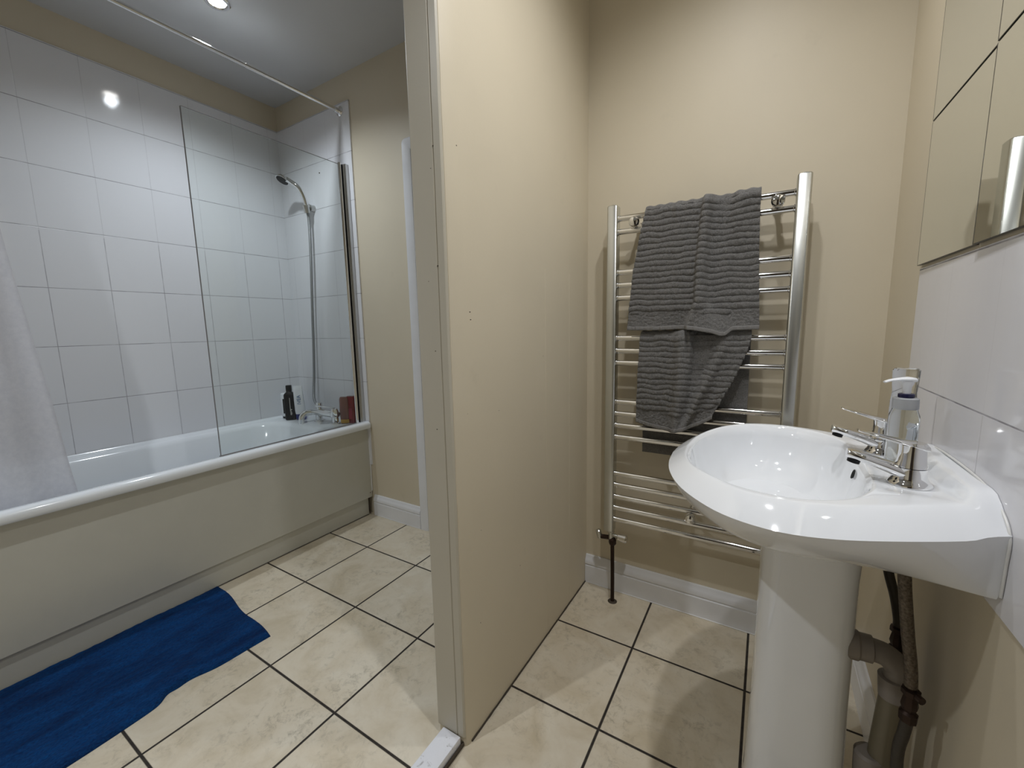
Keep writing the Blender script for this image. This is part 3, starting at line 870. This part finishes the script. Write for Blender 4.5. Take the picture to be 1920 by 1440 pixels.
# ================================================================== TOWELS
def poly(pts, t):
    # pts: list of (t, value)
    for (a, va), (b, vb) in zip(pts, pts[1:]):
        if t <= b: 
            k = 0 if b == a else (t - a) / (b - a)
            return va + (vb - va) * k
    return pts[-1][1]
def towel(name, label, zbar, left, right, bottom, folds, ztop_extra, back_len, bl, br_, yfront, rib_end=.86, group='grey ribbed towels on the radiator', seed=0):
    """left/right: x of the side edges as functions of v; bottom: z of the hem as function of u; folds: list of f(u, v) -> y offset"""
    base = ((left[0][1] + right[0][1]) / 2, YR, zbar)
    t = thing(name, base, label, 'towel', group)
    nu, nvf, nvt, nvb = 190, 210, 14, 40
    rb = .0135
    bm = BM(); rows = []
    def fold(u, v): return sum(f(u, v) for f in folds)
    # front, from hem up to the bar
    for j in range(nvf + 1):
        v = 1 - j / nvf; row = []
        for i in range(nu + 1):
            u = i / nu
            x = poly(left, v) + (poly(right, v) - poly(left, v)) * u
            zb = poly(bottom, u); zt = zbar
            z = zt + (zb - zt) * v
            length = (zt - zb) * v
            f = fold(u, v)
            wav = .0035 * noise.noise(Vector((u * 5 + seed, v * 4, 0)))
            y = yfront(v) - f + wav
            ph = length / .0183 + .35 * noise.noise(Vector((u * 7 + seed, v * 5, 4))) + f * 3
            amp = .0048 * (1 if v < rib_end else max(0, 1 - (v - rib_end) / .03))
            s = sin(2 * pi * ph); rib = amp * (abs(s) ** .75 if s > 0 else s * .8)
            rib += .0024 * noise.noise(Vector((x * 130, z * 150, seed))) + .0012 * noise.noise(Vector((x * 330, z * 330, seed)))
            y -= rib
            y = min(y, YR - .0135)
            z += amp * .8 * cos(2 * pi * ph)
            row.append(Vector((x, y, z)))
        rows.append(row)
    for j in range(1, nvt):      # over the bar
        a = pi * j / nvt; row = []
        for i in range(nu + 1):
            u = i / nu; f = fold(u, 0) * (1 - j / nvt)
            x = (left[0][1] + (right[0][1] - left[0][1]) * u) * (1 - j / nvt) + (bl + (br_ - bl) * u) * (j / nvt)
            yf = yfront(0)
            rr = (YR + rb) * .5 - yf * .5
            cy = (YR + rb + yf) / 2
            row.append(Vector((x, cy - rr * cos(a) - f, zbar + (rb + ztop_extra + f * .25) * sin(a) + .0016 * sin(i * .33) * sin(a))))
        rows.append(row)
    for j in range(nvb + 1):
        v = j / nvb; row = []
        for i in range(nu + 1):
            u = i / nu
            row.append(Vector((bl + (br_ - bl) * u, YR + rb + .002 + .003 * noise.noise(Vector((u * 6, v * 4, 9))) + .002 * sin(2 * pi * v * back_len / .0183) + .004 * v, zbar - back_len * v)))
        rows.append(row)
    V = [[bm.verts.new(p) for p in r] for r in rows]
    for a, b in zip(V, V[1:]):
        for i in range(nu): bm.faces.new((a[i], a[i + 1], b[i + 1], b[i]))
    o = mk('terry_cloth', bm, M['towel'], t, smooth=80)
    sm = o.modifiers.new('thick', 'SOLIDIFY'); sm.thickness = .004; sm.offset = 0
    # flat woven hem at the bottom of the front
    bm = BM(); hr = []
    for k in range(5):
        row = []
        for i in range(nu + 1):
            p = rows[0][i]
            row.append(p + Vector((0, -.0018 - .0006 * sin(pi * k / 4), .001 - .0032 * k)))
        hr.append(row)
    V = [[bm.verts.new(p) for p in r] for r in hr]
    for a, b in zip(V, V[1:]):
        for i in range(nu): bm.faces.new((a[i], a[i + 1], b[i + 1], b[i]))
    o = mk('hem', bm, M['towel_hem'], t, smooth=80)
    sm = o.modifiers.new('thick', 'SOLIDIFY'); sm.thickness = .003; sm.offset = 0
    return t

def g(x, w): return exp(-(x / w) ** 2)
# upper towel
def ridge1(u, v):
    c = .575 + .01 * v; w = .034 + .006 * v + .30 * max(0, v - .80)
    d = u - c
    return (.036 + .006 * v) * (1 / (1 + exp(-(d + w) / .006))) * (1 / (1 + exp((d - w) / (.012 + .3 * max(0, v - .8)))))
def ridge2(u, v):
    c = .87; w = .10
    return .016 * (1 / (1 + exp(-(u - .80) / .012))) * max(0, 1 - v / .42) * 1.0
def ridge3(u, v): return .006 * g(u - .30, .02) * max(0, 1 - v / .12) - .004 * g(u - .72, .05) * (1 - v)
def ridge4(u, v): return .012 * max(0, v - .7) * sin(u * 9 + 1)
towel('hand_towel', 'large grey ribbed towel draped over the top bar of the radiator', 1.4395,
      [(0, -.366), (.15, -.378), (.5, -.401), (1, -.416)], [(0, -.036), (.1, -.037), (.4, -.034), (1, -.022)],
      [(0, 1.064), (.25, 1.063), (.45, 1.066), (.55, 1.062), (.68, 1.052), (.74, 1.043), (.775, 1.044), (.82, 1.060), (1, 1.062)],
      [ridge1, ridge2, ridge3, ridge4], .004, .33, -.362, -.038, lambda v: 1.4635 - .008 * v, seed=0)
# lower towel
def f1(u, v):
    c = .40 + .16 * v; return (.020 + .010 * v) * g(u - c, .055 + .02 * v)
def f2(u, v):
    c = .53 + .06 * v; return -.010 * g(u - c, .03) * (1 - .5 * v) + .012 * g(u - (.48 + .13 * v), .02) * (1 - v)
def f3(u, v):
    c = .80 - .14 * v; return .024 * g(u - c, .055) * min(1, .35 + v)
def f4(u, v): return -.014 * g(u - (.63 + .02 * v), .08) * (1 - v * .4)
towel('hand_towel', 'smaller crumpled grey ribbed towel hanging below the large one', 1.0285,
      [(0, -.374), (.5, -.378), (1, -.380)], [(0, -.040), (.15, -.047), (.5, -.078), (.85, -.118), (1, -.137)],
      [(0, .744), (.12, .735), (.3, .727), (.5, .722), (.62, .728), (.78, .745), (.92, .764), (1, .778)],
      [f1, f2, f3, f4], .006, .415, -.366, -.042, lambda v: 1.4625 - .010 * v, rib_end=.84, seed=5)

# ================================================================== BASIN
bs = thing('pedestal_basin', (.09, .955, 0), 'white ceramic pedestal basin fixed to the tiled right wall', 'basin')
YC = .955; CX = .045
outl = [(-.166, 0), (-.161, .070), (-.147, .135), (-.120, .200), (-.085, .250), (-.045, .288), (.0, .308), (.045, .312), (.10, .297), (.16, .268), (.22, .234), (.2765, .196)]
NS = 128
def ray_poly(pts, ang):
    # pts closed polygon list of (x,y) relative to centre; returns radius along ang
    d = (cos(ang), sin(ang)); best = None
    n = len(pts)
    for i in range(n):
        x1, y1 = pts[i]; x2, y2 = pts[(i + 1) % n]
        ex, ey = x2 - x1, y2 - y1
        den = d[0] * ey - d[1] * ex
        if abs(den) < 1e-12: continue
        tt = (x1 * ey - y1 * ex) / den; s = (x1 * d[1] - y1 * d[0]) / den
        if tt > 0 and -1e-9 <= s <= 1 + 1e-9 and (best is None or tt > best): best = tt
    return best
def smoothpoly(half, n=8):
    pts = [(p.x, p.y) for p in spline([(x, y, 0) for x, y in half], n)]
    return pts
op = smoothpoly(outl)
O_poly = [(x - CX, y) for x, y in op] + [(XR - .0005 - CX, .196), (XR - .0005 - CX, -.196)] + [(x - CX, -y) for x, y in reversed(op[1:])]
bowl = [(-.128, 0), (-.122, .07), (-.106, .13), (-.078, .180), (-.035, .222), (.015, .240), (.065, .236), (.110, .208), (.140, .160), (.154, .095), (.157, .0)]
bp_ = smoothpoly(bowl)
I_poly = [(x - CX, y) for x, y in bp_] + [(x - CX, -y) for x, y in reversed(bp_[1:-1])]
botl = [(-.045, 0), (-.040, .06), (-.015, .10), (.04, .135), (.12, .157), (.20, .176), (.270, .191)]
bo = smoothpoly(botl)
B_poly = [(x - CX, y) for x, y in bo] + [(XR - .0005 - CX, .191), (XR - .0005 - CX, -.191)] + [(x - CX, -y) for x, y in reversed(bo[1:])]
angs = [2 * pi * k / NS for k in range(NS)]
RO = [ray_poly(O_poly, a) for a in angs]; RI = [ray_poly(I_poly, a) for a in angs]; RBt = [ray_poly(B_poly, a) for a in angs]
def pt(r, a, z): return Vector((CX + r * cos(a), YC + r * sin(a), z))
def sstep(a, b, x):
    t = max(0, min(1, (x - a) / (b - a))); return t * t * (3 - 2 * t)
def top_z(x, y, dist):
    # dist: distance from the outer crease (not the wall)
    z = .8155 - .0285 * (1 - min(1, dist / .046)) ** 1.25
    up = .0165 * sstep(.238, .262, x)
    corner = sstep(.0, .075, .196 - abs(y - YC) if x > .2 else 1)
    z += up * (.25 + .75 * corner)
    # tap deck sits a touch lower than the rolled rim
    z -= .0045 * sstep(.150, .175, x) * sstep(.250, .225, x) * sstep(.165, .12, abs(y - YC))
    return z
def crease_z(x): return .787
bm = BM(); loops = []
# bowl from the drain outwards
for s, z in ((.08, .684), (.20, .685), (.45, .691), (.66, .702), (.80, .720), (.89, .744), (.945, .770), (.975, .792), (.99, .803)):
    lp = []
    for k, a in enumerate(angs):
        r = RI[k] * s
        cx = .02 * (1 - s)
        p = pt(r, a, z); p.x -= cx; lp.append(p)
    loops.append(lp)
NSEG = 26
for j in range(NSEG + 1):
    s = j / NSEG; lp = []
    for k, a in enumerate(angs):
        ri, ro = RI[k], RO[k]
        r = ri + (ro - ri) * s
        x, y = CX + r * cos(a), YC + r * sin(a)
        # distance to non-wall outline
        d = 1e9
        for (qx, qy) in O_poly[:len(op):6] + [(qx_, -qy_) for qx_, qy_ in O_poly[:len(op):6]]:
            pass
        x1 = min(x, XR - .001)
        # approx distance: half-width at x minus |y|, and radial distance
        hw = None
        for (xa, ya), (xb, yb) in zip(op, op[1:]):
            if xa <= x1 <= xb or xb <= x1 <= xa:
                kk = (x1 - xa) / (xb - xa) if xb != xa else 0
                hw = ya + (yb - ya) * kk
        if hw is None: hw = .196
        dl = max(0, hw - abs(y - YC))
        isWall = (CX + ro * cos(a)) > XR - .003
        dr_ = (ro - r) if not isWall else 1e9
        d = min(dr_, dl * .9 + (0 if x > .1 else .0))
        z = top_z(x, y, d)
        # rolled inner lip
        din = r - ri
        z -= .010 * (1 - min(1, din / .010)) ** 2
        lp.append(Vector((x, y, z)))
    loops.append(lp)
for j in range(1, 15):
    t_ = j / 14 * pi / 2; lp = []
    for k, a in enumerate(angs):
        ro, rb_ = RO[k], RBt[k]
        fr = .42 * (t_ / (pi / 2)) + .58 * (1 - cos(t_))
        r = ro + (rb_ - ro) * fr if ro > rb_ else ro
        z0 = loops[len(loops) - j][k].z if False else None
        zc = zedge[k] if j > 1 else loops[-1][k].z
        if j == 1:
            if k == 0: zedge = []
            zedge.append(loops[-1][k].z)
            zc = zedge[k]
        zb_ = .700 + .010 * cos(a) * 0
        z = zc + (zb_ - zc) * sin(t_)
        lp.append(pt(r, a, z))
    loops.append(lp)
loops.append([pt(r * .55, a, .697) for r, a in zip(RBt, angs)])
loft(bm, loops, True, True)
mk('bowl', bm, M['ceramic'], bs, smooth=42)
# dark creases: overflow hole + waste
bm = BM(); lathe(bm, (.1520, YC + .012, .786), (-1, 0, .25), [(-.004, .004), (.0015, .0095), (.0025, .0085), (.0005, .006)], 20, sx=.55, ref=(0, 1, 0))
mk('overflow', bm, M['hole'], bs)
bm = BM(); lathe(bm, (CX - .02, YC, .684), (0, 0, 1), [(0, .030), (.002, .030), (.0035, .022), (.002, .016)], 24)
mk('waste_ring', bm, M['chrome'], bs)
# pedestal: D section, slightly flared at foot
bm = BM(); loops = []
for z, f, in ((0, 1.10), (.02, 1.10), (.035, 1.06), (.10, 1.02), (.35, .96), (.60, .95), (.68, .98), (.705, 1.02)):
    lp = []
    for k in range(64):
        a = 2 * pi * k / 64
        cx_, sy_ = cos(a), sin(a)
        ex = .082 if cx_ < 0 else .083
        px = .090 + ex * f * (abs(cx_) ** (.62)) * (1 if cx_ > 0 else -1)
        py = YC + .092 * f * (abs(sy_) ** (.62)) * (1 if sy_ > 0 else -1)
        lp.append(Vector((px, py, z)))
    loops.append(lp)
loft(bm, loops, True, True)
mk('pedestal', bm, M['ped'], bs, smooth=40)
# sealant against wall
bm = BM()
tube(bm, spline([(XR - .002, .762, .705), (XR - .002, .760, .75), (XR - .002, .762, .792), (XR - .002, .80, .818), (XR - .002, .87, .833), (XR - .002, 1.04, .833), (XR - .002, 1.11, .818), (XR - .002, 1.148, .79)], 5), .0018, 8)
mk('sealant_bead', bm, M['silicone'], bs)

def basin_tap(y, lift, rot):
    X0, Z0 = .205, .8115
    bm = BM()
    lathe(bm, (X0, y, Z0), (0, 0, 1), [(0, .0275), (.003, .0275), (.007, .0235), (.014, .0205), (.028, .0195), (.0285, .0195)], 36)
    # spout
    tube(bm, [(X0 - .006, y, Z0 + .018), (X0 - .030, y, Z0 + .026), (X0 - .055, y, Z0 + .034), (X0 - .078, y, Z0 + .0405), (X0 - .081, y, Z0 + .041)], [.016, .013, .0115, .0108, .009], 20, flat=(.72, 1.15, (0, 0, 1)))
    tp = mk('tap', bm, M['chrome'], bs, smooth=45)
    bm = BM(); lathe(bm, (X0 - .070, y, Z0 + .0315), (-.25, 0, -1), [(0, .009), (.0065, .0088)], 20)
    sub(mk('nozzle', bm, M['black_plastic'], tp), 'black nozzle insert')
    bm = BM()
    lathe(bm, (X0, y, Z0 + .0295), (0, 0, 1), [(0, .0195), (.004, .0192), (.012, .0175), (.026, .0165), (.036, .0172), (.0385, .015)], 36)
    c = Vector((X0, y, Z0 + .064))
    dirn = Vector((-cos(rot), sin(rot), lift)).normalized(); sd = Vector((0, 0, 1)).cross(dirn).normalized(); n2 = dirn.cross(sd)
    L = []
    for s, w, h in ((-.018, .012, .004), (-.012, .0165, .005), (.0, .0175, .005), (.02, .014, .0042), (.045, .0105, .003), (.068, .009, .0022), (.071, .007, .0015)):
        p = c + dirn * s
        L.append([p + sd * (w * cos(2 * pi * k / 20)) + n2 * (h * sin(2 * pi * k / 20)) for k in range(20)])
    loft(bm, L, True, True)
    mk('lever', bm, M['chrome'], tp, smooth=45)
    return tp
sub(basin_tap(.866, .24, 0), 'chrome basin tap nearer the viewer')
sub(basin_tap(1.055, .30, .0), 'chrome basin tap farther from the viewer')

# soap dispenser
SX, SY, SZ = .2105, .957, .8118
sp = thing('soap_dispenser', (SX, SY, SZ), 'clear pump soap bottle with a white nozzle between the basin taps', 'soap bottle')
bm = BM(); lathe(bm, (SX, SY, SZ), (0, 0, 1), [(0, .018), (.003, .0205), (.085, .0208), (.095, .0200), (.103, .0172), (.106, .0168)], 40)
mk('bottle_body', bm, M['soap'], sp)
bm = BM(); lathe(bm, (SX, SY, SZ + .106), (0, 0, 1), [(0, .0172), (.002, .0178), (.018, .0175), (.0195, .0150)], 40)
sub(mk('collar', bm, M['frost'], sp), 'frosted collar')
bm = BM(); lathe(bm, (SX, SY, SZ + .1255), (0, 0, 1), [(0, .0100), (.001, .0112), (.006, .0112), (.007, .0095)], 32)
sub(mk('lock_ring', bm, M['navy'], sp), 'navy blue ring')
bm = BM()
lathe(bm, (SX, SY, SZ + .132), (0, 0, 1), [(0, .0055), (.012, .0060), (.018, .0085), (.022, .0085)], 24)
dv = Vector((-.92, -.30, 0)).normalized()
tube(bm, [Vector((SX, SY, SZ + .156)) + dv * a + Vector((0, 0, b)) for a, b in ((-.0125, -.001), (-.009, 0), (0, .001), (.012, .001), (.026, -.001), (.034, -.004))],
     [.004, .0095, .0105, .0070, .0050, .0042], 20, flat=(.42, 1.0, (0, 0, 1)))
mk('pump_head', bm, M['pump_white'], sp, smooth=60)
sp = thing('clear_bottle', (.2205, 1.010, SZ), 'empty clear plastic bottle standing behind the soap dispenser', 'bottle')
bm = BM(); lathe(bm, (.2185, 1.008, SZ), (0, 0, 1), [(0, .016), (.004, .0185), (.110, .0185), (.128, .0168), (.140, .0180), (.168, .0190), (.171, .0165), (.1705, .002)], 40)
mk('bottle_body', bm, M['clear'], sp)

# ---- pipes below the basin
wp = thing('waste_pipe', (.215, .91, 0), 'grey plastic waste pipe with elbow behind the basin pedestal', 'pipe')
bm = BM()
tube(bm, spline([(.155, .91, .483), (.185, .91, .484), (.212, .91, .480), (.2275, .91, .462), (.2275, .91, .44)], 6), .0195, 22)
lathe(bm, (.165, .91, .483), (1, 0, .02), [(-.010, .026), (.006, .026), (.009, .0235), (.026, .0235), (.028, .0195)], 24)
mk('elbow', bm, M['pvc'], wp)
bm = BM(); tube(bm, [(.2275, .91, .447), (.219, .91, .30), (.205, .91, .0)], .0185, 22)
mk('down_pipe', bm, M['pvc2'], wp)
bm = BM(); lathe(bm, (.2265, .91, .405), (-.05, 0, 1), [(0, .0212), (.038, .0225), (.040, .0195)], 24)
lathe(bm, (.2075, .91, .20), (-.05, 0, 1), [(-.20, .023), (-.08, .0245), (0.04, .0245), (.075, .0235), (.08, .0195)], 24)
mk('coupling', bm, M['pvc'], wp)
def hose(loc, pts, rad_, mat, label, valve, low):
    t = thing('supply_hose', loc, label, 'hose', 'water supply hoses under the basin')
    bm = BM(); tube(bm, spline(pts, 8), rad_, 16); mk('hose', bm, mat, t)
    bm = BM(); vx, vy, vz = valve
    lathe(bm, (vx, vy, vz), (0, 0, -1), [(-.012, .0075), (0, .0075), (.002, .0125), (.010, .0125), (.012, .0085), (.020, .010), (.030, .0115), (.040, .0085), (.044, .0125), (.058, .012), (.06, .008)], 8)
    tube(bm, [(vx, vy, vz - .006), (vx + .010, vy - .016, vz - .006)], .006, 10)
    mk('isolating_valve', bm, M['copper'], t)
    bm = BM(); tube(bm, spline(low, 6), .0085, 12); mk('lower_pipe', bm, M['hose_dark'], t)
hose((.228, .85, 0), [(.2065, .853, .7025), (.209, .85, .657), (.219, .85, .575), (.228, .85, .512), (.231, .85, .478)], .0088, M['braid'],
     'braided grey hose nearest the viewer under the basin', (.232, .85, .474), [(.232, .85, .42), (.229, .85, .39), (.225, .85, .35), (.228, .85, .25), (.226, .85, .0)])
hose((.245, 1.0, 0), [(.208, 1.03, .7025), (.212, 1.018, .66), (.222, 1.0, .595), (.235, 1.0, .546), (.243, 1.0, .504), (.244, 1.0, .49)], .0080, M['hose_dark'],
     'dark brown hose behind the braided hose under the basin', (.245, 1.0, .488), [(.245, 1.0, .43), (.248, 1.0, .30), (.248, 1.0, .0)])

# ================================================================== MIRROR TILES
ys_ = [(1.283, .987), (.984, .688), (.685, .389)]; zs_ = [(1.188, 1.484), (1.487, 1.783)]
nm = [['lowest mirror tile nearest the radiator wall', 'upper mirror tile nearest the radiator wall'],
      ['lower mirror tile in the middle column above the splashback', 'upper mirror tile in the middle column'],
      ['lower mirror tile in the column nearest the viewer', 'upper mirror tile in the column nearest the viewer']]
for i, (ya, yb) in enumerate(ys_):
    for j, (za, zb) in enumerate(zs_):
        t = thing('mirror_tile', (XR - .0025, (ya + yb) / 2, za), nm[i][j], 'mirror', 'square mirror tiles above the splashback')
        bm = BM(); box(bm, XR - .0055, yb + .0012, za + .0012, XR - .0051, ya - .0042, zb - .0012)
        mk('mirror_face', bm, M['mirror'], t, smooth=0)
        bm = BM(); box(bm, XR - .0052, yb, za, XR - .0005, ya, zb)
        mk('mirror_edge', bm, M['mirror_edge'], t, smooth=0)
        t.rotation_euler.z = (.010, .0165, .006)[i]
